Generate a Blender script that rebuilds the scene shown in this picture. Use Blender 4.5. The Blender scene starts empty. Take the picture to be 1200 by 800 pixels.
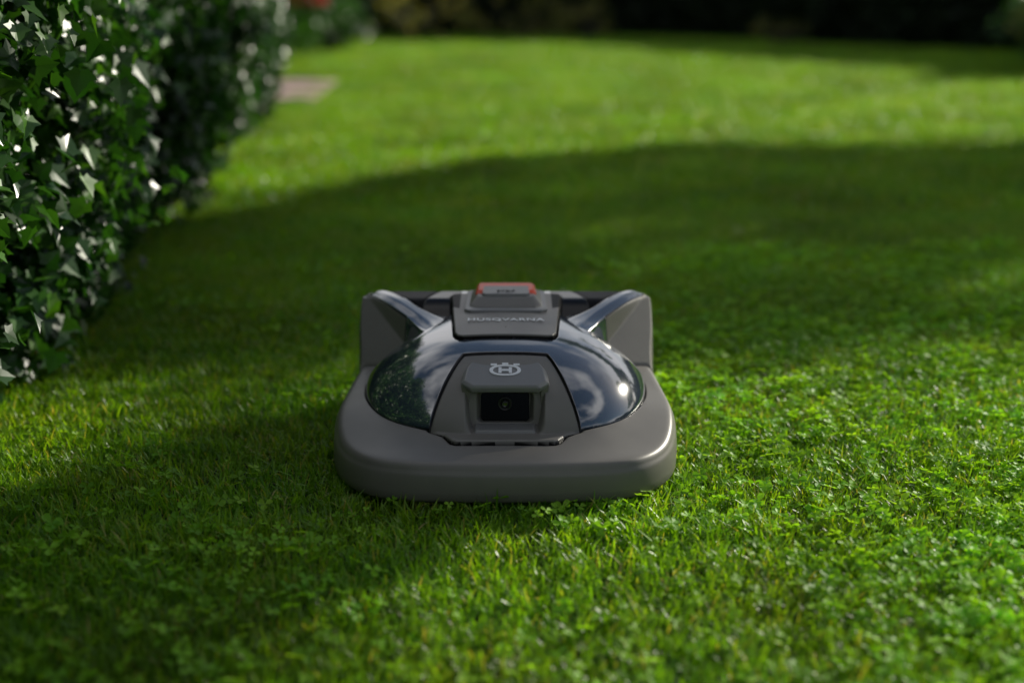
import bpy, math, random
import numpy as np
from mathutils import Vector
rng=np.random.default_rng(7); random.seed(7)
S=bpy.context.scene
S.view_settings.view_transform='Standard'; S.view_settings.look='None'; S.view_settings.exposure=0
def ss(a,b,x):
    t=np.clip((x-a)/(b-a),0,1); return t*t*(3-2*t)
# ---------------------------------------------------------------- helpers
def link(o,parent=None):
    S.collection.objects.link(o)
    if parent: o.parent=parent
    return o
def empty(name,loc=(0,0,0)):
    e=bpy.data.objects.new(name,None); e.location=loc; e.empty_display_size=.1
    return link(e)
def nodes(name):
    m=bpy.data.materials.new(name); m.use_nodes=True
    nt=m.node_tree; b=nt.nodes['Principled BSDF']; return m,nt,b
def N(nt,t,**k):
    n=nt.nodes.new(t)
    for a,v in k.items(): setattr(n,a,v)
    return n
def ramp(nt,fac,stops):
    r=N(nt,'ShaderNodeValToRGB'); e=r.color_ramp.elements
    e[0].position=stops[0][0]; e[0].color=(*stops[0][1],1)
    e[1].position=stops[-1][0]; e[1].color=(*stops[-1][1],1)
    for p,c in stops[1:-1]:
        x=e.new(p); x.color=(*c,1)
    nt.links.new(fac,r.inputs[0]); return r.outputs[0]
def math_(nt,op,a,b=None,c=None):
    n=N(nt,'ShaderNodeMath',operation=op)
    for i,v in enumerate((a,b,c)):
        if v is None: continue
        if isinstance(v,(int,float)): n.inputs[i].default_value=v
        else: nt.links.new(v,n.inputs[i])
    return n.outputs[0]
def noise(nt,scale,detail=3,pos=None,rough=.5):
    n=N(nt,'ShaderNodeTexNoise'); n.inputs['Scale'].default_value=scale; n.inputs['Detail'].default_value=detail
    n.inputs['Roughness'].default_value=rough
    if pos is None:
        g=N(nt,'ShaderNodeNewGeometry'); pos=g.outputs['Position']
    nt.links.new(pos,n.inputs['Vector']); return n.outputs['Fac']
def mixc(nt,f,a,b,mode='MIX'):
    n=N(nt,'ShaderNodeMix',data_type='RGBA',blend_type=mode)
    for i,v in ((0,f),(6,a),(7,b)):
        if isinstance(v,(int,float)): n.inputs[i].default_value=v
        elif isinstance(v,tuple): n.inputs[i].default_value=(*v,1)
        else: nt.links.new(v,n.inputs[i])
    return n.outputs[2]
def foliage(name,stops,rough=.45,trans=.4,tcol=(1.3,1.5,.5),patch=.9,spec=.5):
    m,nt,b=nodes(name)
    at=N(nt,'ShaderNodeAttribute',attribute_name='rnd')
    col=ramp(nt,at.outputs['Fac'],stops)
    nz=noise(nt,patch,4)
    v=math_(nt,'MULTIPLY_ADD',nz,1.6,.25)
    hs=N(nt,'ShaderNodeHueSaturation'); nt.links.new(col,hs.inputs['Color']); nt.links.new(v,hs.inputs['Value'])
    hv=math_(nt,'MULTIPLY_ADD',noise(nt,patch*2.7,3),.07,.465); nt.links.new(hv,hs.inputs['Hue'])
    col=hs.outputs[0]
    nt.links.new(col,b.inputs['Base Color']); b.inputs['Roughness'].default_value=rough
    b.inputs['Specular IOR Level'].default_value=spec
    t=N(nt,'ShaderNodeBsdfTranslucent'); nt.links.new(mixc(nt,1.0,col,tcol,'MULTIPLY'),t.inputs[0])
    mx=N(nt,'ShaderNodeMixShader'); mx.inputs[0].default_value=trans
    nt.links.new(b.outputs[0],mx.inputs[1]); nt.links.new(t.outputs[0],mx.inputs[2])
    nt.links.new(mx.outputs[0],nt.nodes['Material Output'].inputs[0])
    return m
def simple(name,col,rough=.5,metal=0,bump=0,bscale=400,var=.15,spec=.5):
    m,nt,b=nodes(name)
    nz=noise(nt,25,4)
    c=mixc(nt,nz,tuple(x*(1-var) for x in col),tuple(x*(1+var) for x in col))
    nt.links.new(c,b.inputs['Base Color']); b.inputs['Roughness'].default_value=rough
    b.inputs['Metallic'].default_value=metal; b.inputs['Specular IOR Level'].default_value=spec
    if bump:
        bp=N(nt,'ShaderNodeBump'); bp.inputs['Strength'].default_value=bump; bp.inputs['Distance'].default_value=.001
        nt.links.new(noise(nt,bscale,2),bp.inputs['Height']); nt.links.new(bp.outputs[0],b.inputs['Normal'])
    return m
def npmesh(name,V,F,mats=(),smooth=False,attrs=None):
    me=bpy.data.meshes.new(name); me.from_pydata([tuple(v) for v in V],[],[tuple(f) for f in F])
    if attrs:
        for k,a in attrs.items():
            at=me.attributes.new(k,'FLOAT','POINT'); at.data.foreach_set('value',np.asarray(a,dtype=np.float32))
    for m in mats: me.materials.append(m)
    if smooth: me.polygons.foreach_set('use_smooth',[True]*len(me.polygons))
    me.update(); return me
# ---------------------------------------------------------------- scatter through geometry nodes
def scatter(name,templates,pos,rot,scale,idx,parent=None):
    col=bpy.data.collections.new(name+'_parts')
    for i,t in enumerate(templates):
        o=bpy.data.objects.new('%s_tpl_%02d'%(name,i),t); col.objects.link(o)
    n=len(pos); me=bpy.data.meshes.new(name); me.vertices.add(n)
    me.vertices.foreach_set('co',np.asarray(pos,dtype=np.float32).ravel())
    a=me.attributes.new('irot','FLOAT_VECTOR','POINT'); a.data.foreach_set('vector',np.asarray(rot,dtype=np.float32).ravel())
    a=me.attributes.new('iscl','FLOAT','POINT'); a.data.foreach_set('value',np.asarray(scale,dtype=np.float32))
    a=me.attributes.new('iidx','INT','POINT'); a.data.foreach_set('value',np.asarray(idx,dtype=np.int32))
    me.update()
    ob=link(bpy.data.objects.new(name,me),parent)
    g=bpy.data.node_groups.new(name+'_gn','GeometryNodeTree')
    g.interface.new_socket('Geometry',in_out='INPUT',socket_type='NodeSocketGeometry')
    g.interface.new_socket('Geometry',in_out='OUTPUT',socket_type='NodeSocketGeometry')
    gi=g.nodes.new('NodeGroupInput'); go=g.nodes.new('NodeGroupOutput')
    ci=g.nodes.new('GeometryNodeCollectionInfo'); ci.inputs['Collection'].default_value=col
    ci.inputs['Separate Children'].default_value=True; ci.inputs['Reset Children'].default_value=True
    ip=g.nodes.new('GeometryNodeInstanceOnPoints'); ip.inputs['Pick Instance'].default_value=True
    def na(nm,ty):
        x=g.nodes.new('GeometryNodeInputNamedAttribute'); x.data_type=ty; x.inputs['Name'].default_value=nm; return x.outputs['Attribute']
    er=g.nodes.new('FunctionNodeEulerToRotation')
    g.links.new(na('irot','FLOAT_VECTOR'),er.inputs[0])
    g.links.new(er.outputs[0],ip.inputs['Rotation'])
    g.links.new(na('iscl','FLOAT'),ip.inputs['Scale'])
    g.links.new(na('iidx','INT'),ip.inputs['Instance Index'])
    g.links.new(gi.outputs[0],ip.inputs['Points']); g.links.new(ci.outputs[0],ip.inputs['Instance'])
    g.links.new(ip.outputs[0],go.inputs[0])
    md=ob.modifiers.new('gn','NODES'); md.node_group=g
    return ob
# ---------------------------------------------------------------- terrain
def gz(x,y):
    x=np.asarray(x,float); y=np.asarray(y,float)
    return .025*np.sin(.8*x+.4)*np.sin(.75*y)*ss(3.2,6,y)+.14*ss(8,17,y)
HX=np.array([-4,0,2.9,4.7,7,10,11]); HV=np.array([-.95,-.98,-1.10,-1.26,-1.48,-1.84,-1.95])
def hx(y): return np.interp(y,HX,HV)     # hedge foot line
def yb(x): return np.interp(x,[-12,-3,0,3,5,7,12],[21,20.5,20,18.5,15.6,13.5,10])   # far border
def edges(a,b,n,far):
    core=np.linspace(a,b,n); k=np.array([1,3,8,20,50,120,300.])
    return np.concatenate([a-far*k[::-1]/300,core,b+far*k/300])
gx=edges(-12,14,131,500); gy=edges(-4,26,151,700)
X,Y=np.meshgrid(gx,gy); Z=gz(X,Y); nx=len(gx); ny=len(gy)
V=np.stack([X.ravel(),Y.ravel(),Z.ravel()],1)
F=[(j*nx+i,j*nx+i+1,(j+1)*nx+i+1,(j+1)*nx+i) for j in range(ny-1) for i in range(nx-1)]
m,nt,b=nodes('lawn_thatch')
c=ramp(nt,noise(nt,60,5,rough=.7),[(.3,(.012,.020,.006)),(.55,(.025,.05,.009)),(.75,(.05,.075,.016))])
nt.links.new(c,b.inputs['Base Color']); b.inputs['Roughness'].default_value=.95
link(bpy.data.objects.new('lawn',npmesh('lawn',V,F,[m],True)))
soil,nt,b=nodes('soil')
c=ramp(nt,noise(nt,45,6,rough=.7),[(.3,(.006,.005,.003)),(.7,(.022,.018,.011))])
nt.links.new(c,b.inputs['Base Color']); b.inputs['Roughness'].default_value=.95
bp=N(nt,'ShaderNodeBump'); bp.inputs['Strength'].default_value=.8; bp.inputs['Distance'].default_value=.02
nt.links.new(noise(nt,40,5),bp.inputs['Height']); nt.links.new(bp.outputs[0],b.inputs['Normal'])
V=[];F=[]
ys=np.linspace(-3,10.3,90); fr=np.linspace(0,1,8)
for y in ys:
    for f in fr:
        x=hx(y)+.02+.02*math.sin(5*y)-1.5*f; V.append((x,y,float(gz(x,y))+.006))
for j in range(len(ys)-1):
    for i in range(7): a=j*8+i; F.append((a+1,a,a+8,a+9))
link(bpy.data.objects.new('soil_bed',npmesh('soil_bed',V,F,[soil],True)))
# ---------------------------------------------------------------- grass templates (square tiles)
def blades(n,R,lmin,lmax,w,seed,lean=(.15,1.0)):
    r=np.random.default_rng(seed)
    root=np.stack([(r.random(n)*2-1)*R,(r.random(n)*2-1)*R,np.zeros(n)],1)
    L=lmin+(lmax-lmin)*r.random(n)**1.3
    tf=np.sin(root[:,0]*61+seed)+np.sin(root[:,1]*53+2*seed)+np.sin((root[:,0]+root[:,1])*97)
    L*=1+.13*tf
    ph=r.random(n)*6.283
    le=lean[0]+(lean[1]-lean[0])*r.random(n)
    d=np.stack([np.cos(ph),np.sin(ph),np.zeros(n)],1); tw=ph+1.57+(r.random(n)-.5)*1.6
    s=np.stack([np.cos(tw),np.sin(tw),np.zeros(n)],1); W=w*(.6+.8*r.random(n))
    V=np.zeros((n,7,3)); T=[0,.4,.75,1]; WW=[.8,1,.65,0]
    for k,t in enumerate(T):
        c=root+d*(np.sin(le)*L*t**1.7)[:,None]; c[:,2]+=L*np.cos(le*t*.8)*t
        if k<3:
            V[:,2*k]=c-s*(W*WW[k]/2)[:,None]; V[:,2*k+1]=c+s*(W*WW[k]/2)[:,None]
        else: V[:,6]=c
    F=[]
    for i in range(n):
        a=7*i; F+= [(a,a+1,a+3,a+2),(a+2,a+3,a+5,a+4),(a+4,a+5,a+6)]
    return V.reshape(-1,3),F,np.repeat(r.random(n),7)
grassM=foliage('grass_blades',[(0,(.085,.195,.010)),(.5,(.16,.335,.015)),(.88,(.25,.45,.024)),(.96,(.36,.37,.07)),(1,(.44,.38,.15))],.38,.48,(1.6,1.55,.4),1.3,.45)
cloverM=foliage('clover_leaves',[(0,(.15,.36,.020)),(1,(.34,.64,.045))],.5,.48,(1.45,1.4,.4),2.0,.3)
near=[]
for k in range(6):
    v,f,rn=blades(1400,.103,.016,.038,.0029,100+k,(.2,1.25)); near.append(npmesh('grass_near%d'%k,v,f,[grassM],False,{'rnd':rn}))
tall=[]
for k in range(2):
    v,f,rn=blades(22,.08,.035,.060,.0032,140+k,(.3,1.2)); tall.append(npmesh('grass_tall%d'%k,v,f,[grassM],False,{'rnd':rn}))
farT=[]
for k in range(4):
    v,f,rn=blades(1050,.205,.025,.05,.0062,200+k,(.2,1.1)); farT.append(npmesh('grass_far%d'%k,v,f,[grassM],False,{'rnd':rn}))
def clover(n,R,seed):
    r=np.random.default_rng(seed); V=[];F=[];A=[]
    for i in range(n):
        rad=R*math.sqrt(r.random()); th=r.random()*6.283; h=.020+.017*r.random(); s=.0038+.0046*r.random()
        c=np.array([rad*math.cos(th),rad*math.sin(th),h]); tl=(r.random(2)-.5)*1.2; rv=r.random()
        tl[1]-=.15
        a0=r.random()*6.28
        up=np.array([tl[0],tl[1],1]); up/=np.linalg.norm(up)
        ex=np.cross([0,1,0],up); ex/=np.linalg.norm(ex); ey=np.cross(up,ex)
        b=len(V); V+=[c+[-.0006-.006,0,-h],c+[.0006-.006,0,-h],c]; F.append((b,b+1,b+2)); A+=[rv*.5]*3
        for k in range(3):
            a=a0+k*2.094; dr=ex*math.cos(a)+ey*math.sin(a); sd=-ex*math.sin(a)+ey*math.cos(a)
            P=[(0,0,0),(.9,-.75,.2),(1.55,-.72,.3),(1.85,-.3,.15),(1.7,0,.0),(1.85,.3,.15),(1.55,.72,.3),(.9,.75,.2)]
            b=len(V)
            for (p,q,w) in P: V.append(c+dr*p*s+sd*q*s+up*w*s)
            F+= [(b,b+1,b+2,b+3,b+4),(b,b+4,b+5,b+6,b+7)]; A+=[rv+.1*r.random()]*8
    return V,F,A
clo=[]
for k in range(4):
    v,f,a=clover(20,.12,300+k); clo.append(npmesh('clover%d'%k,v,f,[cloverM],False,{'rnd':a}))
def grid_pts(x0,x1,y0,y1,sp,jit=1.1):
    a,b=np.meshgrid(np.arange(x0,x1,sp),np.arange(y0,y1,sp)); a=a.ravel();b=b.ravel()
    return a+(rng.random(len(a))-.5)*sp*jit, b+(rng.random(len(a))-.5)*sp*jit
def edge_ok(x,y,m=.05):
    lim=np.where(y<10.35,hx(y)+.03*np.sin(7*y)+m,-9)
    pav=(y>10.3)&(y<12.1)&(x<-1.42)
    return (x>lim)&(y<yb(x)-.15)&~pav
def put(name,tpl,x,y,s0,s1,parent,tilt=.06,quad=False):
    n=len(x); pos=np.stack([x,y,gz(x,y)+.001],1)
    rz=rng.integers(0,4,n)*math.pi/2 if quad else rng.random(n)*6.283
    if quad: tilt=0
    rot=np.stack([(rng.random(n)-.5)*tilt,(rng.random(n)-.5)*tilt,rz],1)
    return scatter(name,tpl,pos,rot,s0+(s1-s0)*rng.random(n),rng.integers(0,len(tpl),n),parent)
grass=empty('grass')
x,y=grid_pts(-2.2,3.2,.6,5.6,.2,.06); k=edge_ok(x,y,0); put('short_blades',near,x[k],y[k],.98,1.08,grass,quad=True)
x,y=grid_pts(-2.2,3.2,.6,6.5,.19); k=edge_ok(x,y)&(rng.random(len(x))<.55); put('long_blades',tall,x[k],y[k],.7,1.15,grass)
x,y=grid_pts(-9,12,5.7,21,.4,.06); k=edge_ok(x,y,-.06); put('distant_blades',farT,x[k],y[k],.98,1.1,grass,quad=True)
x,y=grid_pts(-9,-2.3,-2,5.5,.4,.05); k=edge_ok(x,y,.16)
x2,y2=grid_pts(3.3,9,-2,5.5,.4,.05); put('side_blades',farT,np.concatenate([x[k],x2]),np.concatenate([y[k],y2]),.98,1.1,grass,quad=True)
x,y=grid_pts(-1.4,3.0,.8,4.6,.07); k=edge_ok(x,y,.1)
nzv=np.sin(2.1*x+1.3*y+.5)+np.sin(3.7*x-2.9*y+2)+.8*np.sin(6.1*x+5.3*y)
pr=np.clip(.10+.62*ss(-.1,.7,x)+.07*nzv-.3*ss(2.8,4.2,y),.03,.9)
k&=rng.random(len(x))<pr
k&=~((np.abs(x)<.27)&(y>2.25)&(y<2.85))
cl=empty('clover'); put('clover_leaves',clo,x[k],y[k],.8,1.2,cl,.2)
# ---------------------------------------------------------------- leaves
def leaf(size,kind,r):
    if kind=='ivy':
        ang=[-180,-140,-112,-85,-62,-32,-14,0,14,32,62,85,112,140]
        rad=[.18,.50,.46,.80,.50,.62,.72,1.02,.72,.62,.50,.80,.46,.50]
    else:
        ang=[-180,-120,-70,-35,0,35,70,120]; rad=[.6,.42,.36,.6,1,.6,.36,.42]
    P=[(0,0,0)]
    cup=(r.random()-.3)*.5; fold=.12+.25*r.random()
    for a,q in zip(ang,rad):
        a=math.radians(a); x=q*math.cos(a); y=q*math.sin(a); P.append((x,y,fold*abs(y)-cup*x*x))
    P=np.array(P)*size; n=len(ang)
    return P,[(0,1+i,1+(i+1)%n) for i in range(n)]
def rotm(r,up=.6,out=0):
    zaxis=np.array([out+r.normal()*.6,r.normal()*.6,up+r.normal()*.35]); zaxis/=np.linalg.norm(zaxis)
    t=r.normal(size=3); t[2]-=.9; xa=t-zaxis*t.dot(zaxis); xa/=np.linalg.norm(xa); ya=np.cross(zaxis,xa)
    return np.stack([xa,ya,zaxis],1)
def cluster(n,R,size,kind,seed,mats,up=.6,out=0,sq=(1,1,1)):
    r=np.random.default_rng(seed); V=[];F=[];A=[]
    for i in range(n):
        P,f=leaf(size*(.55+.75*r.random()),kind,r); M=rotm(r,up,out)
        c=r.normal(size=3); c=c/np.linalg.norm(c)*R*r.random()**.5*np.array(sq)
        b=len(V); V+=list(P@M.T+c); F+=[tuple(b+q for q in t) for t in f]; A+=[r.random()]*len(P)
    return npmesh('leaf_cluster',V,F,mats,False,{'rnd':A})
hedgeM=foliage('hedge_leaves',[(0,(.014,.046,.010)),(.6,(.032,.098,.016)),(1,(.085,.20,.028))],.32,.3,(1.3,1.6,.4),2.2,.65)
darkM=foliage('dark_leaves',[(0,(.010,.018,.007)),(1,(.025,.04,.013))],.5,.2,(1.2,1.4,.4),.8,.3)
paleM=foliage('pale_leaves',[(0,(.08,.11,.022)),(.6,(.20,.22,.05)),(1,(.42,.36,.15))],.5,.5,(1.3,1.2,.5),1.2)
redM=foliage('red_petals',[(0,(.35,.03,.025)),(1,(.6,.06,.05))],.5,.4,(1.3,.6,.5),1.2)
brown=simple('bark',(.05,.038,.028),.9,bump=.6,bscale=60,var=.4)
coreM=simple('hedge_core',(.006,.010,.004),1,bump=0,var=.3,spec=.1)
ivy=[cluster(34,.14,.035,'ivy',400+k,[hedgeM],.55,.6) for k in range(5)]
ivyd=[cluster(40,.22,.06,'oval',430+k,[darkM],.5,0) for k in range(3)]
pale=[cluster(34,.2,.055,'oval',450+k,[paleM],.6,0) for k in range(3)]
red=[cluster(12,.07,.035,'oval',470+k,[redM],.6,0) for k in range(2)]
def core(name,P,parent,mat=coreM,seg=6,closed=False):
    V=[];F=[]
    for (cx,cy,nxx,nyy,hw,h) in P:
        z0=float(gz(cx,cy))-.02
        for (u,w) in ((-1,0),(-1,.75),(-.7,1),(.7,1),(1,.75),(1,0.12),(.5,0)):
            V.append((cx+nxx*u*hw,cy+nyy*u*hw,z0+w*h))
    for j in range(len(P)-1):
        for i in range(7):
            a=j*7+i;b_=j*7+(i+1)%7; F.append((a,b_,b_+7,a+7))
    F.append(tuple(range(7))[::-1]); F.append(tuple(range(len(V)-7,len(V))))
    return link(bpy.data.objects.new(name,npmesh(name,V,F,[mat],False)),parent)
hedge=empty('ivy_hedge')
HH=1.45; HW=.42
P=[]
for y in np.linspace(-2.5,10.15,60):
    w=HW*(.86+.06*math.sin(3*y)); P.append((hx(y)-.10-HW,y,1,0,w,HH*.93))
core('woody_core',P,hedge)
n1=3300
yy=-2.5+12.8*rng.random(n1); u=rng.random(n1)
zz=.05+(HH-.03)*u
bul=.08*np.sin(4.1*yy+2*zz)+.07*np.sin(9*yy-5*zz)+.05*np.sin(15*yy+7*zz)
xx=hx(yy)-.06+.13*ss(.05,.5,zz)-.22*ss(1.1,1.5,zz)+bul*(.4+.6*ss(.05,.4,zz))+(rng.random(n1)-.5)*.1
nt_=900; yt=-2.5+12.8*rng.random(nt_); xt=hx(yt)-.1-.9*rng.random(nt_); zt=HH+.05*np.sin(5*yt)+rng.random(nt_)*.08
ne=160; xe=hx(10.2)-.9*rng.random(ne); ye=10.2+rng.random(ne)*.12; ze=.1+HH*rng.random(ne)
nb=700; ybk=-2.5+12.8*rng.random(nb); xbk=hx(ybk)-1.0+rng.random(nb)*.1; zbk=.15+HH*.95*rng.random(nb)
px=np.concatenate([xx,xt,xe,xbk]);py=np.concatenate([yy,yt,ye,ybk]);pz=np.concatenate([zz,zt,ze,zbk])
n=len(px); rz=np.concatenate([(rng.random(n1)-.5)*1.2,rng.random(nt_)*6.28,1.57+(rng.random(ne)-.5),3.14+(rng.random(nb)-.5)])
scatter('ivy_leaves',ivy,np.stack([px,py,pz+gz(px,py)],1),np.stack([(rng.random(n)-.5)*.6,(rng.random(n)-.5)*.6,rz],1),.75+.5*rng.random(n),rng.integers(0,5,n),hedge)
def tube(pts,rads,V,F,seg=7):
    pts=[np.array(p,float) for p in pts]; b0=len(V)
    for i,p in enumerate(pts):
        d=pts[min(i+1,len(pts)-1)]-pts[max(i-1,0)]; d/=np.linalg.norm(d)+1e-9
        a=np.cross(d,[.31,.95,.1]); a/=np.linalg.norm(a); c=np.cross(d,a)
        for k in range(seg):
            t=6.2832*k/seg; V.append(tuple(p+rads[i]*(a*math.cos(t)+c*math.sin(t))))
    for i in range(len(pts)-1):
        for k in range(seg):
            q=b0+i*seg+k; r_=b0+i*seg+(k+1)%seg; F.append((q,r_,r_+seg,q+seg))
V=[];F=[]
for y in np.arange(-2,10,.22):
    x=hx(y)-.10-.12*random.random(); yv=y+random.uniform(-.05,.05)
    tube([(x,yv,-.02),(x+.03,yv+.04,.12),(x-.02,yv+.07,.3)],[.014,.011,.007],V,F)
link(bpy.data.objects.new('stems',npmesh('stems',V,F,[brown],True)),hedge)
# far dark border hedge
h2=empty('border_hedge')
xs=np.linspace(-12,12,60); P=[]
for x_ in xs:
    P.append((x_,float(yb(x_))+.75,.2,.98,.5,.95))
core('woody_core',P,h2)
n=3600; x_=-12+24*rng.random(n); z_=.02+1.0*rng.random(n)
y_=yb(x_)+.22-.1*np.sin(z_*2.4)+.12*np.sin(3*x_)+.1*np.sin(7*x_+4*z_)+rng.random(n)*.12
nt_=900; xt=-12+24*rng.random(nt_); yt=yb(xt)+.3+.9*rng.random(nt_); zt=.95+.15*rng.random(nt_)
px=np.concatenate([x_,xt]);py=np.concatenate([y_,yt]);pz=np.concatenate([z_,zt]); n=len(px)
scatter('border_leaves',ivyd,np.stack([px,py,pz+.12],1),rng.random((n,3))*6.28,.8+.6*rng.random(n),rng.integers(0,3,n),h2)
# distant tree line all round the garden
tl=empty('distant_trees')
n=4200; th=rng.random(n)*6.2832; hgt=4.2+1.1*np.sin(9*th)+.8*np.sin(23*th+1); z_=hgt*rng.random(n)**.8
R_=31+1.6*rng.random(n)+.8*np.sin(17*th)
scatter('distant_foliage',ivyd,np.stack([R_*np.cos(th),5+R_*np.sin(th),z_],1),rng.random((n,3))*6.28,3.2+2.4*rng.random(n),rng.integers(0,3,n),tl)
P=[(33.2*math.cos(t),5+33.2*math.sin(t),math.cos(t),math.sin(t),.8,3.3) for t in np.linspace(0,6.2832,49)]; core('distant_core',P,tl)
# shrubs
def shrub(name,cx,cy,rx,ry,h,tpl,n,sc=(.7,1.1),flowers=0):
    e=empty(name,(cx,cy,float(gz(cx,cy))))
    d=rng.normal(size=(n,3)); d/=np.linalg.norm(d,axis=1)[:,None]; d*= (.55+.45*rng.random(n))[:,None]
    p=np.stack([d[:,0]*rx,d[:,1]*ry,h*.5+d[:,2]*h*.5],1)
    scatter('leaves',tpl,p,np.stack([(rng.random(n)-.5),(rng.random(n)-.5),rng.random(n)*6.28],1),sc[0]+(sc[1]-sc[0])*rng.random(n),rng.integers(0,len(tpl),n),e)
    V=[];F=[]
    for k in range(7):
        a=k*.9; tube([(0.04*math.cos(a),.04*math.sin(a),-.02),(rx*.3*math.cos(a),ry*.3*math.sin(a),h*.4),(rx*.6*math.cos(a),ry*.6*math.sin(a),h*.8)],[.02,.013,.006],V,F,5)
    link(bpy.data.objects.new('branches',npmesh('branches',V,F,[brown],True)),e)
    if flowers:
        d=rng.normal(size=(flowers,3)); d[:,2]=abs(d[:,2])*.6+.1; d[:,1]=-abs(d[:,1]); d/=np.linalg.norm(d,axis=1)[:,None]
        p=np.stack([d[:,0]*rx*1.02,d[:,1]*ry*1.02,h*.5+d[:,2]*h*.5],1)
        scatter('blossoms',red,p,rng.random((flowers,3))*6.28,np.full(flowers,1.0),rng.integers(0,2,flowers),e)
shrub('flowering_shrub',-2.6,13.9,.85,.5,.95,ivy,190,(.9,1.3),60)
shrub('green_shrub',-1.95,15.5,.45,.4,.55,ivy,60,(.9,1.2))
shrub('pale_shrub',-1.25,18.5,.75,.35,.66,pale,26,(.35,.8))
shrub('pale_shrub',.1,18.6,.7,.35,.56,pale,20,(.35,.8))
shrub('pale_shrub',.95,18.3,.35,.3,.55,pale,10,(.35,.8))
shrub('green_shrub',4.85,13.2,.45,.5,.8,ivy,60,(.7,1.1))
shrub('pale_shrub',4.75,13.0,.25,.25,.7,pale,9,(.4,.7))
shrub('pale_shrub',3.2,17.2,.4,.3,.3,pale,8,(.4,.7))
# paved path
pav=simple('paving_stone',(.52,.38,.33),.85,bump=.5,bscale=60,var=.12)
pe=empty('paved_path')
k=0
for i in range(8):
    for j in range(3):
        x0=-1.42-.62*(i+1); y0=10.36+.55*j; bm=[(x0,y0),(x0+.606,y0),(x0+.606,y0+.536),(x0,y0+.536)]
        z0=float(gz(x0,y0)); V=[(a,b_,z0-.03) for a,b_ in bm]+[(a+(.006 if q in(0,3) else -.006),b_+(.006 if q<2 else -.006),z0+.05) for q,(a,b_) in enumerate(bm)]
        F=[(4,5,6,7),(0,1,5,4),(1,2,6,5),(2,3,7,6),(3,0,4,7)]
        link(bpy.data.objects.new('slab_%02d'%k,npmesh('slab',V,F,[pav])),pe); k+=1
# ---------------------------------------------------------------- sun
EL=math.radians(22); SD=np.array([.73,.683]); SD/=np.linalg.norm(SD)
sunv=Vector((SD[0]*math.cos(EL),SD[1]*math.cos(EL),math.sin(EL)))
L=bpy.data.lights.new('sun','SUN'); L.energy=5.0; L.angle=math.radians(.55); L.color=(1,.94,.80)
so=link(bpy.data.objects.new('sun',L)); so.rotation_euler=sunv.to_track_quat('Z','Y').to_euler(); so.location=(10,10,8)
W=bpy.data.worlds.new('World'); S.world=W; W.use_nodes=True; nt=W.node_tree
bg=nt.nodes['Background']; sk=N(nt,'ShaderNodeTexSky'); sk.sky_type='NISHITA'; sk.sun_disc=False
sk.sun_elevation=EL; sk.sun_rotation=math.atan2(SD[0],SD[1]); sk.air_density=1.0; sk.dust_density=.6
tc=N(nt,'ShaderNodeTexCoord'); mp=N(nt,'ShaderNodeMapping'); mp.inputs['Scale'].default_value=(1,1,2.2)
nt.links.new(tc.outputs['Generated'],mp.inputs[0])
cn=noise(nt,1.7,4,mp.outputs[0],.5)
cm=ramp(nt,cn,[(.48,(0,0,0)),(.66,(1,1,1))])
nt.links.new(mixc(nt,cm,sk.outputs[0],(15,15.0,15.3)),bg.inputs[0]); bg.inputs[1].default_value=.056
# ---------------------------------------------------------------- shading trees (stand outside the picture, right)
YF=([-6,-3,-1.3,-.6,1,3,7],[4.5,4.6,4.8,6.5,7.9,7.8,7.6])
def mask(x,y):
    A=(y>2.85+.15*(x<-.3)+.15*np.sin(1.7*x))&(y<np.interp(x,*YF))&(x>-6)&(x<7)
    dx=x+.98; dy=y-1.56; u=dx*SD[0]+dy*SD[1]; v=-dx*SD[1]+dy*SD[0]
    B=(u/1.0)**2+(v/.42)**2<1
    C=(np.abs(y-7.6-.1*np.sin(3*x))<.33)&(x<-.2)&(x>-4.5)
    return A|B|C
treeL=[cluster(60,.22,.05,'oval',500+k,[hedgeM],.5,0) for k in range(4)]
def treegroup(name,groups,trunk,seed,sz=.2):
    r=np.random.default_rng(seed); P=[]
    for cond,npt,t0,t1 in groups:
        c=0
        while c<npt:
            x=-6+13*r.random(); y=.4+8*r.random()
            if not cond(x,y): continue
            o=SD*.40
            if mask(x,y) and mask(x+o[0],y+o[1]) and mask(x-o[0],y-o[1]):
                t=t0+(t1-t0)*r.random(); P.append((x+SD[0]*t,y+SD[1]*t,t*math.tan(EL))); c+=1
    P=np.array(P); e=empty(name,trunk)
    q=P-np.array(trunk)
    scatter('crown',treeL,q,r.random((len(q),3))*6.28,.75+.5*r.random(len(q)),r.integers(0,4,len(q)),e)
    V=[];F=[]; c=q.mean(0); top=np.array([c[0]*.25,c[1]*.25,c[2]*.8])
    tube([(0,0,-.05),(0.03,.02,.5),(c[0]*.1,c[1]*.1,c[2]*.5),top],[.17,.13,.11,.09],V,F,10)
    for s in r.choice(len(q),26,replace=False):
        a=np.array([c[0]*.1,c[1]*.1,c[2]*.5]) if r.random()<.5 else top
        mid=(a+q[s])/2+r.normal(size=3)*.12; tube([a,mid,q[s]],[.05,.03,.01],V,F,5)
    link(bpy.data.objects.new('trunk_and_limbs',npmesh('trunk',V,F,[brown],True)),e)
treegroup('garden_tree',[(lambda x,y:x<=-.3 and y>2.65,360,8.5,11),(lambda x,y:y<2.55 and x<0,110,8.5,10.5)],(6.3,10.9,.1),1)
treegroup('garden_tree',[(lambda x,y:x>-.3 and x<=3.2 and y>2.6,460,8.0,10.5)],(8.2,12.2,.05),2)
treegroup('garden_tree',[(lambda x,y:x>3.2 and y>2.6,300,7.5,10)],(11.2,12.2,.0),3)
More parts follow.
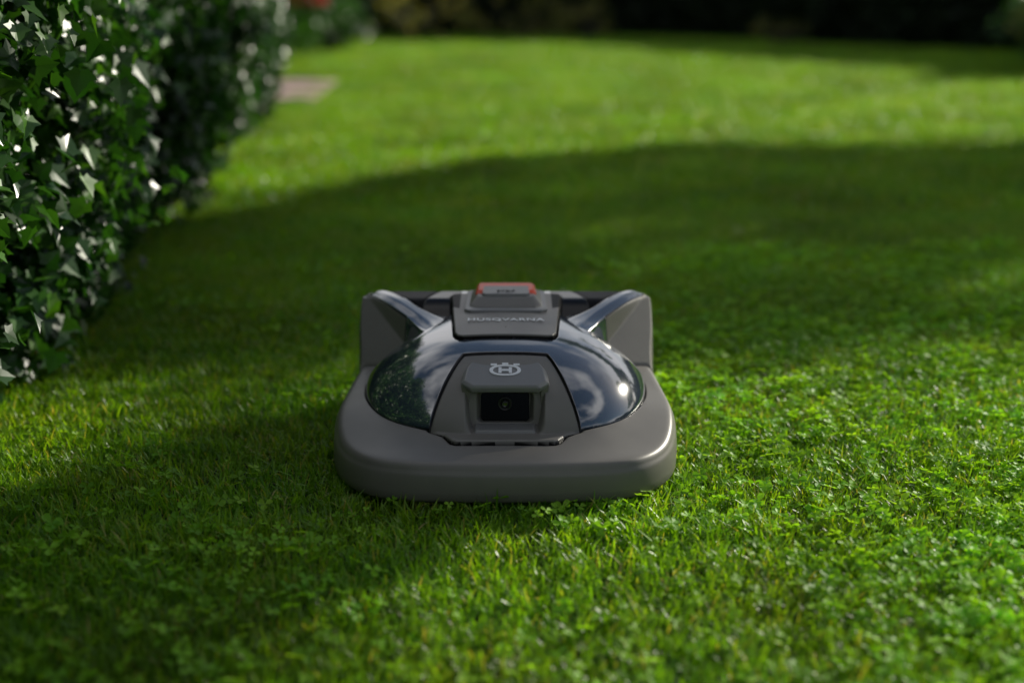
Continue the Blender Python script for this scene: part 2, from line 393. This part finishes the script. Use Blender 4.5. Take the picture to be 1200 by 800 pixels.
# ---------------------------------------------------------------- ROBOT LAWN MOWER
mow=empty('robot_lawn_mower',(-.012,2.2,0.004))
def catmull(P,k):
    P=np.array(P); out=[]; n=len(P)
    for i in range(n):
        p0,p1,p2,p3=P[i-1],P[i],P[(i+1)%n],P[(i+2)%n]
        for t in np.linspace(0,1,k,endpoint=False):
            out.append(.5*((2*p1)+(-p0+p2)*t+(2*p0-5*p1+4*p2-p3)*t*t+(-p0+3*p1-3*p2+p3)*t**3))
    return np.array(out)
half=[(.1,.003),(.17,.012),(.226,.036),(.268,.088),(.291,.155),(.302,.25),(.300,.36),(.290,.46),(.285,.52),(.291,.58),(.290,.63),(.272,.668),(.23,.685),(.1,.69)]
O=[(0,0)]+half+[(0,.69)]+[(-a,b_) for a,b_ in half[::-1]]
O=catmull(O,60)
seg=np.linalg.norm(np.roll(O,-1,0)-O,axis=1); cum=np.concatenate([[0],np.cumsum(seg)]); NT=1400
tt=np.linspace(0,cum[-1],NT,endpoint=False); Oc=np.vstack([O,O[:1]])
O=np.stack([np.interp(tt,cum,Oc[:,0]),np.interp(tt,cum,Oc[:,1])],1)
C0=np.array([0,.36]); NR=360
tan_=np.roll(O,-1,0)-np.roll(O,1,0); tan_/=np.linalg.norm(tan_,axis=1)[:,None]; nrm=np.stack([tan_[:,1],-tan_[:,0]],1)
Rv=O-C0; dn=np.abs((Rv*nrm).sum(1))
def sdpoly(P,x,y):
    P=np.array(P); n=len(P); d=np.full(x.shape,1e9); inside=np.zeros(x.shape,bool)
    for i in range(n):
        a=P[i]; b_=P[(i+1)%n]; e=b_-a; wx=x-a[0]; wy=y-a[1]
        t=np.clip((wx*e[0]+wy*e[1])/(e@e),0,1); d=np.minimum(d,(wx-e[0]*t)**2+(wy-e[1]*t)**2)
        c=((a[1]<=y)&(b_[1]>y))|((b_[1]<=y)&(a[1]>y))
        with np.errstate(divide='ignore',invalid='ignore'):
            xi=a[0]+(y-a[1])/(e[1] if e[1]!=0 else 1e-12)*e[0]
        inside^=c&(x<xi)
    d=np.sqrt(d); return np.where(inside,d,-d)
def mir(h): return h+[(-a,b_) for a,b_ in h[::-1]]
NOSE=mir([(.083,.078),(.091,.083),(.104,.106),(.129,.122),(.082,.236),(.074,.252)])
HATCH=mir([(.078,.312),(.088,.318),(.094,.335),(.111,.60),(.108,.612)])
def shell(x,s,d):
    a=np.abs(x)
    zs=.073+.012*(1-np.exp(-d/.0035))+.14*np.minimum(d,.13)+.021*ss(.06,.28,s)+.012*ss(.35,.5,s)
    wid=.262-.088*ss(.38,.57,s)
    rp=(a/wid)**2.7+(np.abs(s-.42)/.315)**2.7
    rho=rp**(1/2.7); base=.105+.014*ss(.15,.4,s)+.02*ss(.4,.55,s)
    top=.226+.012*ss(.35,.62,s)
    zd=base+(top-base)*np.clip(1-rp,0,1)**.72
    dome=(1-rho)*.25
    A=np.array([.112,.45]); B=np.array([.247,.640]); e=B-A
    t=np.clip(((a-A[0])*e[0]+(s-A[1])*e[1])/(e@e),0,1)
    dl=np.hypot(a-A[0]-e[0]*t,s-A[1]-e[1]*t)
    side=(a-A[0])*e[1]-(s-A[1])*e[0]
    hw=.034-.002*t+.014*(1-ss(0,.4,t))
    sidn=side/np.linalg.norm(e)
    hw=hw*(1-.62*ss(.2,.55,t)*ss(.002,-.002,sidn))
    zr=.212+.027*ss(0,.95,t)
    pl=.203-.561*(a-.179)+.962*(s-.53)
    pl=np.minimum(pl,.229)
    deck=.198+.036*ss(.50,.60,s)
    low=np.where(side>0,np.maximum(pl,zs),np.maximum(zd,deck)-.003)
    low=np.minimum(low,zr-.004)
    q=dl/hw
    arm=zr-.006*ss(.2,1.0,q)**1.5
    w1=ss(1.0,1.25,q)
    armH=arm*(1-w1)+low*w1
    on=(q<1.25)&(s>.43)
    H=np.where(dome>0,np.maximum(zd,0),zs)
    rearo=(side>0)&(dome<0)&(s>.40)
    H=np.where(rearo,np.maximum(H,pl),H)
    pan=np.where(rearo,(pl-zs)*.7,-.03)
    H=np.where((side<=0)&(s>.5),np.maximum(H,deck),H)
    H=np.where(on,np.maximum(H,armH),H)
    nose=sdpoly(NOSE,x,s); hatch=sdpoly(HATCH,x,s)
    lip=.1025+.05*(s-.083)
    mm=(1-ss(.055,.07,a))*(1-ss(.165,.18,s))
    nh=np.maximum(H-.003,lip)
    nh=nh*(1-mm)+np.minimum(nh,lip)*mm
    nh=nh-.0025*(1-ss(.0,.004,nose))
    H=np.where(nose>0,nh,H)
    H=np.where((nose<=0)&(dome<0),H-.004*np.exp(-(nose/.004)**2),H)
    H=np.where(hatch>0,.2285+.05*(s-.312)-.35*a*a,H)
    H-=.035*ss(.66,.70,s)
    armsd=np.where(s>.42,hw-dl,-.05)
    gl=np.maximum(dome,armsd); gl=np.minimum(gl,np.minimum(-nose,-hatch))
    gap=np.minimum(np.minimum(s-.485-(.13-a)*.3,-armsd),np.minimum(a-.09,-side*3))
    for q,w,dp in ((gl,.0016,.002),(hatch,.0016,.003),(pan,.0018,.003)):
        H=H-dp*np.exp(-(q/w)**2)
    return H,gl,nose,hatch,gap,pan
rings=[];at=[[],[],[],[],[]]
rr=np.linspace(0.004,1,NR)
for r_ in rr:
    p=C0+Rv*r_; d=(1-r_)*dn
    H,*rest=shell(p[:,0],p[:,1],d)
    rings.append(np.stack([p[:,0],p[:,1],H],1))
    for l,v in zip(at,rest): l.append(v)
Htop=rings[-1][:,2]
wall=[(.0022,.05),(.0040,.15),(.0055,.4),(.0060,.6),(.0055,.82),(.001,.92),(-.012,1.0)]
for off,f in wall:
    p=O+nrm*np.sign((nrm*Rv).sum(1))[:,None]*off
    z=Htop-(Htop-.016)*f
    rings.append(np.stack([p[:,0],p[:,1],z],1))
    for l in at: l.append(np.full(NT,-.03))
    at[4][-1]=(z-.112)*1.0*np.where(O[:,1]>.44,1,0)-.03*(O[:,1]<=.44)
V=np.concatenate(rings); nr=len(rings)
i=np.arange(NT); j=np.arange(nr-1); J,I=np.meshgrid(j,i,indexing='ij'); I2=(I+1)%NT
F=np.stack([J*NT+I,(J+1)*NT+I,(J+1)*NT+I2,J*NT+I2],-1).reshape(-1,4)
me=bpy.data.meshes.new('shell'); me.vertices.add(len(V)); me.vertices.foreach_set('co',V.astype(np.float32).ravel())
me.loops.add(F.size); me.loops.foreach_set('vertex_index',F.ravel().astype(np.int32))
me.polygons.add(len(F)); me.polygons.foreach_set('loop_start',(np.arange(len(F))*4).astype(np.int32))
me.polygons.foreach_set('use_smooth',np.ones(len(F),bool))
for nm,l in zip(('sd_gloss','sd_nose','sd_hatch','sd_gap','sd_panel'),at):
    a_=me.attributes.new(nm,'FLOAT','POINT'); a_.data.foreach_set('value',np.concatenate(l).astype(np.float32))
me.update(calc_edges=True); me.validate()
GREY=(.172,.163,.150)
m,nt,b=nodes('mower_shell')
def attr(n_): return N(nt,'ShaderNodeAttribute',attribute_name=n_).outputs['Fac']
def inside(v,w=.0006):
    mr=N(nt,'ShaderNodeMapRange'); mr.inputs[1].default_value=-w; mr.inputs[2].default_value=w; nt.links.new(v,mr.inputs[0]); return mr.outputs[0]
def seam(v,w=.0011):
    mr=N(nt,'ShaderNodeMapRange'); mr.inputs[1].default_value=w*1.6; mr.inputs[2].default_value=w*.6
    nt.links.new(math_(nt,'ABSOLUTE',v),mr.inputs[0]); return mr.outputs[0]
g_,n_,h_,ga_,p_=attr('sd_gloss'),attr('sd_nose'),attr('sd_hatch'),attr('sd_gap'),attr('sd_panel')
gin=inside(g_); gpi=inside(ga_)
sm=math_(nt,'MAXIMUM',math_(nt,'MAXIMUM',math_(nt,'MAXIMUM',seam(g_,.0011),seam(math_(nt,'ADD',n_,.0010),.0013)),seam(h_,.0013)),seam(p_,.0009))
gn=noise(nt,30,4)
grey=mixc(nt,gn,tuple(c*.92 for c in GREY),tuple(c*1.08 for c in GREY))
c=mixc(nt,gin,grey,(.040,.055,.080)); c=mixc(nt,gpi,c,(.004,.004,.005)); c=mixc(nt,sm,c,(.004,.004,.004))
nt.links.new(c,b.inputs['Base Color'])
smg=noise(nt,9,5)
rg=math_(nt,'MULTIPLY_ADD',smg,.14,.02)
ro=N(nt,'ShaderNodeMix'); ro.data_type='FLOAT'; nt.links.new(gin,ro.inputs[0]); nt.links.new(math_(nt,'MULTIPLY_ADD',smg,.16,.30),ro.inputs[2]); nt.links.new(math_(nt,'ADD',rg,.03),ro.inputs[3])
nt.links.new(ro.outputs[0],b.inputs['Roughness'])
inv=math_(nt,'MULTIPLY_ADD',math_(nt,'MAXIMUM',gpi,sm),-.9,1.0)
sp=math_(nt,'MULTIPLY',math_(nt,'MULTIPLY_ADD',gin,.5,.5),inv)
nt.links.new(sp,b.inputs['Specular IOR Level'])
nt.links.new(math_(nt,'MULTIPLY',gin,inv),b.inputs['Coat Weight']); b.inputs['Coat Roughness'].default_value=.04; b.inputs['Coat IOR'].default_value=2.3
bp=N(nt,'ShaderNodeBump'); bp.inputs['Distance'].default_value=.0004
nt.links.new(math_(nt,'MULTIPLY_ADD',gin,-.35,.35),bp.inputs['Strength']); nt.links.new(noise(nt,900,2),bp.inputs['Height']); nt.links.new(bp.outputs[0],b.inputs['Normal'])
me.materials.append(m); link(bpy.data.objects.new('body_shell',me),mow)
matte=simple('matte_grey_plastic',GREY,.38,bump=.3,bscale=900,var=.06)
mid=simple('grey_cover_plastic',(.20,.20,.20),.34,bump=.2,bscale=900,var=.05)
black=simple('black_gloss',(.003,.003,.004),.15,var=.1,spec=.12)
blk2=simple('black_plastic',(.008,.008,.009),.4,var=.1,spec=.3)
ringm=simple('lens_ring',(.03,.03,.032),.3,var=.1)
redp=simple('red_plastic',(.8,.07,.015),.35,var=.05)
lite=simple('light_badge',(.85,.87,.9),.3,var=.03)
rub=simple('rubber',(.02,.02,.02),.8,bump=.5,bscale=200)
def loft(name,loops,mat,bevel=.002,capmat=None,caps=(True,True),seg=3):
    n=len(loops[0]); V=[p for l in loops for p in l]; F=[]
    for j in range(len(loops)-1):
        for i in range(n): a=j*n+i;b_=j*n+(i+1)%n; F.append((a,b_,b_+n,a+n))
    if caps[0]: F.append(tuple(range(n))[::-1])
    if caps[1]: F.append(tuple(range((len(loops)-1)*n,len(loops)*n)))
    me=npmesh(name,V,F,[mat]+([capmat] if capmat else []))
    if capmat: me.polygons[len(F)-1].material_index=1
    import bmesh
    bm=bmesh.new(); bm.from_mesh(me); bmesh.ops.recalc_face_normals(bm,faces=bm.faces); bm.to_mesh(me); bm.free()
    o=link(bpy.data.objects.new(name,me),mow)
    if bevel:
        bv=o.modifiers.new('b','BEVEL'); bv.width=bevel; bv.segments=seg; bv.limit_method='ANGLE'; bv.angle_limit=.35
    for p in me.polygons: p.use_smooth=True
    wn=o.modifiers.new('w','WEIGHTED_NORMAL'); wn.keep_sharp=False
    return o
def mirl(h): return h+[(-a,b_) for a,b_ in h[::-1]]
def fr_s(z): return .150+(z-.1)*.22
outer=mirl([(.050,.097),(.062,.112),(.066,.160),(.060,.177)])
inner=mirl([(.0385,.110),(.0425,.115),(.0425,.155),(.040,.1595)])
loft('camera_housing',[[(a,.275,z+.015) for a,z in outer],[(a,fr_s(z),z) for a,z in outer],[(a*1.16,fr_s(z),z+.001) for a,z in inner],
     [(a,fr_s(z)+.016,z) for a,z in inner]],matte,.0022,black)
def zt(s): return .1785+.24*(s-.15)
plan=[(.060,.146),(.077,.164),(.073,.205),(.060,.248),(.052,.254)]; plan=plan+[(-a,b_) for a,b_ in plan[::-1]]
loft('camera_hood',[[(a*.97,s+.002,zt(s)-.012) for a,s in plan],[(a,s,zt(s)-.004) for a,s in plan],[(a*.90,s*.955+.0085,zt(s*.955+.0085)+.001) for a,s in plan]],mid,.002)
for sx in (-1,1):
    loft('side_brace_%s'%('a' if sx<0 else 'b'),[[(sx*.060,.160,.118),(sx*.068,.160,.118),(sx*.070,.21,.118),(sx*.060,.21,.118)],
        [(sx*.062,.158,.176),(sx*.0765,.162,.176),(sx*.075,.215,.188),(sx*.06,.215,.188)]],matte,.0015)
loft('chin_tray',[[(-.056,.108,.095),(.056,.108,.095),(.058,.165,.095),(-.058,.165,.095)],[(-.051,.114,.1085),(.051,.114,.1085),(.052,.160,.1095),(-.052,.160,.1095)]],mid,.003)
wp=mirl([(.0375,.1112),(.042,.1158),(.042,.1543),(.0395,.1587)])
loft('camera_window',[[(a,fr_s(z)+.0155,z) for a,z in wp],[(a,fr_s(z)+.008,z) for a,z in wp]],black,.001)
def disc(name,c,r0,r1,depth,mat,seg=40):
    lo=[]
    for (r_,dy) in ((r0,depth),(r0,0),(r1,-.0005),(r1*.9,.002)):
        lo.append([(c[0]+r_*math.cos(6.2832*k/seg),c[1]+dy,c[2]+r_*math.sin(6.2832*k/seg)) for k in range(seg)])
    return loft(name,lo,mat,0)
disc('lens_barrel',(0,.164,.141),.0125,.0105,.012,ringm)
disc('lens_ring',(0,.1625,.141),.0085,.0072,.006,blk2)
disc('lens_glass',(0,.1620,.141),.006,.004,.004,simple('lens_glass',(.01,.012,.02),.05,spec=1.0))
def box(name,c,d,mat,bev=.0006,parent=mow):
    x,y,z=c;a,b_,h=d[0]/2,d[1]/2,d[2]/2; sl=.24
    lo=[[(x+i_*a,y+j_*b_,z+sl*j_*b_+kk*h) for i_,j_ in ((-1,-1),(1,-1),(1,1),(-1,1))] for kk in (-1,1)]
    return loft(name,lo,mat,bev)
sb=.198; zb=zt(sb)+.0015
lo=[]
for (f,dz) in ((1.0,0),(1.0,.0012),(.78,.0012),(.78,0)):
    lo.append([( .0275*f*math.copysign(abs(math.cos(t))**.8,math.cos(t)), sb+(.0185*f)*math.sin(t), zb+.24*(.0185*f)*math.sin(t)+dz) for t in np.linspace(0,6.2832,49)[:-1]])
loft('badge_ring',lo,lite,0,caps=(False,False))
box('badge_h_left',(-.009,sb,zb+.0006),(.0055,.020,.0014),lite,.0003)
box('badge_h_right',(.009,sb,zb+.0006),(.0055,.020,.0014),lite,.0003)
box('badge_h_bar',(0,sb,zb+.0006),(.0124,.006,.0012),lite,.0003)
for q,xx_ in enumerate((-.020,0,.020)):
    yy_=sb+.0225-abs(xx_)*.15; box('badge_crown_%d'%q,(xx_,yy_,zb+.24*(yy_-sb)+.0006),(.011,.006,.0014),lite,.0003)
def plan2(hw,f,r_,z,sl=.03,ch=.012):
    h=[(hw-ch,f),(hw,f+ch),(hw*.97,r_-ch*.6),(hw*.9,r_)]
    h=h+[(-a,b_) for a,b_ in h[::-1]]
    return [(a,s,z+sl*(s-f)) for a,s in h]
loft('console_base',[plan2(.080,.462,.625,.224),plan2(.080,.462,.625,.2385),plan2(.076,.468,.62,.2400)],mid,.0015)
loft('button_housing',[plan2(.073,.474,.615,.235),plan2(.070,.480,.612,.242),plan2(.055,.505,.60,.2555)],matte,.003)
loft('stop_button',[plan2(.060,.532,.612,.245,.03,.008),plan2(.060,.532,.612,.2555,.03,.008),plan2(.054,.542,.606,.2615,.03,.008)],redp,.002)
loft('button_cap',[plan2(.048,.512,.580,.252,.04,.006),plan2(.046,.514,.577,.2605,.04,.006)],mid,.0015)
def text(name,body,size,loc,rx,mat):
    cu=bpy.data.curves.new(name,'FONT'); cu.body=body; cu.size=size; cu.align_x='CENTER'; cu.extrude=.0004; cu.space_character=1.1
    cu.offset=.0003
    cu.materials.append(mat); o=bpy.data.objects.new(name,cu); link(o,mow); o.location=loc; o.rotation_euler=(rx,0,0); return o
text('brand_lettering','HUSQVARNA',.0225,(0,.398,.2285+.05*.09+.0008),.05,lite)
text('button_lettering','STOP',.014,(0,.527,.2622),.05,blk2)
for sx in (-1,1):
    lo=[]
    for (xo,r_) in ((-.02,.05),(-.022,.064),(.022,.064),(.02,.05)):
        lo.append([(sx*.235+xo,.59+r_*math.cos(6.2832*k/36)*(1+.02*(k%2)),.066+r_*math.sin(6.2832*k/36)*(1+.02*(k%2))) for k in range(36)])
    loft('rear_wheel_%s'%('a' if sx<0 else 'b'),lo,rub,.002)
loft('chassis',[[(-.22,.08,.03),(.22,.08,.03),(.2,.64,.03),(-.2,.64,.03)],[(-.22,.08,.07),(.22,.08,.07),(.2,.64,.09),(-.2,.64,.09)]],blk2,.004)
# ---------------------------------------------------------------- camera
cam=bpy.data.cameras.new('camera'); co=link(bpy.data.objects.new('camera',cam)); S.camera=co
co.location=(0,0,.85); co.rotation_euler=(math.radians(90-14.1),0,0)
cam.lens=50; cam.sensor_width=36; cam.clip_end=2000; cam.clip_start=.05
cam.dof.use_dof=True; cam.dof.focus_distance=2.42; cam.dof.aperture_fstop=1.5
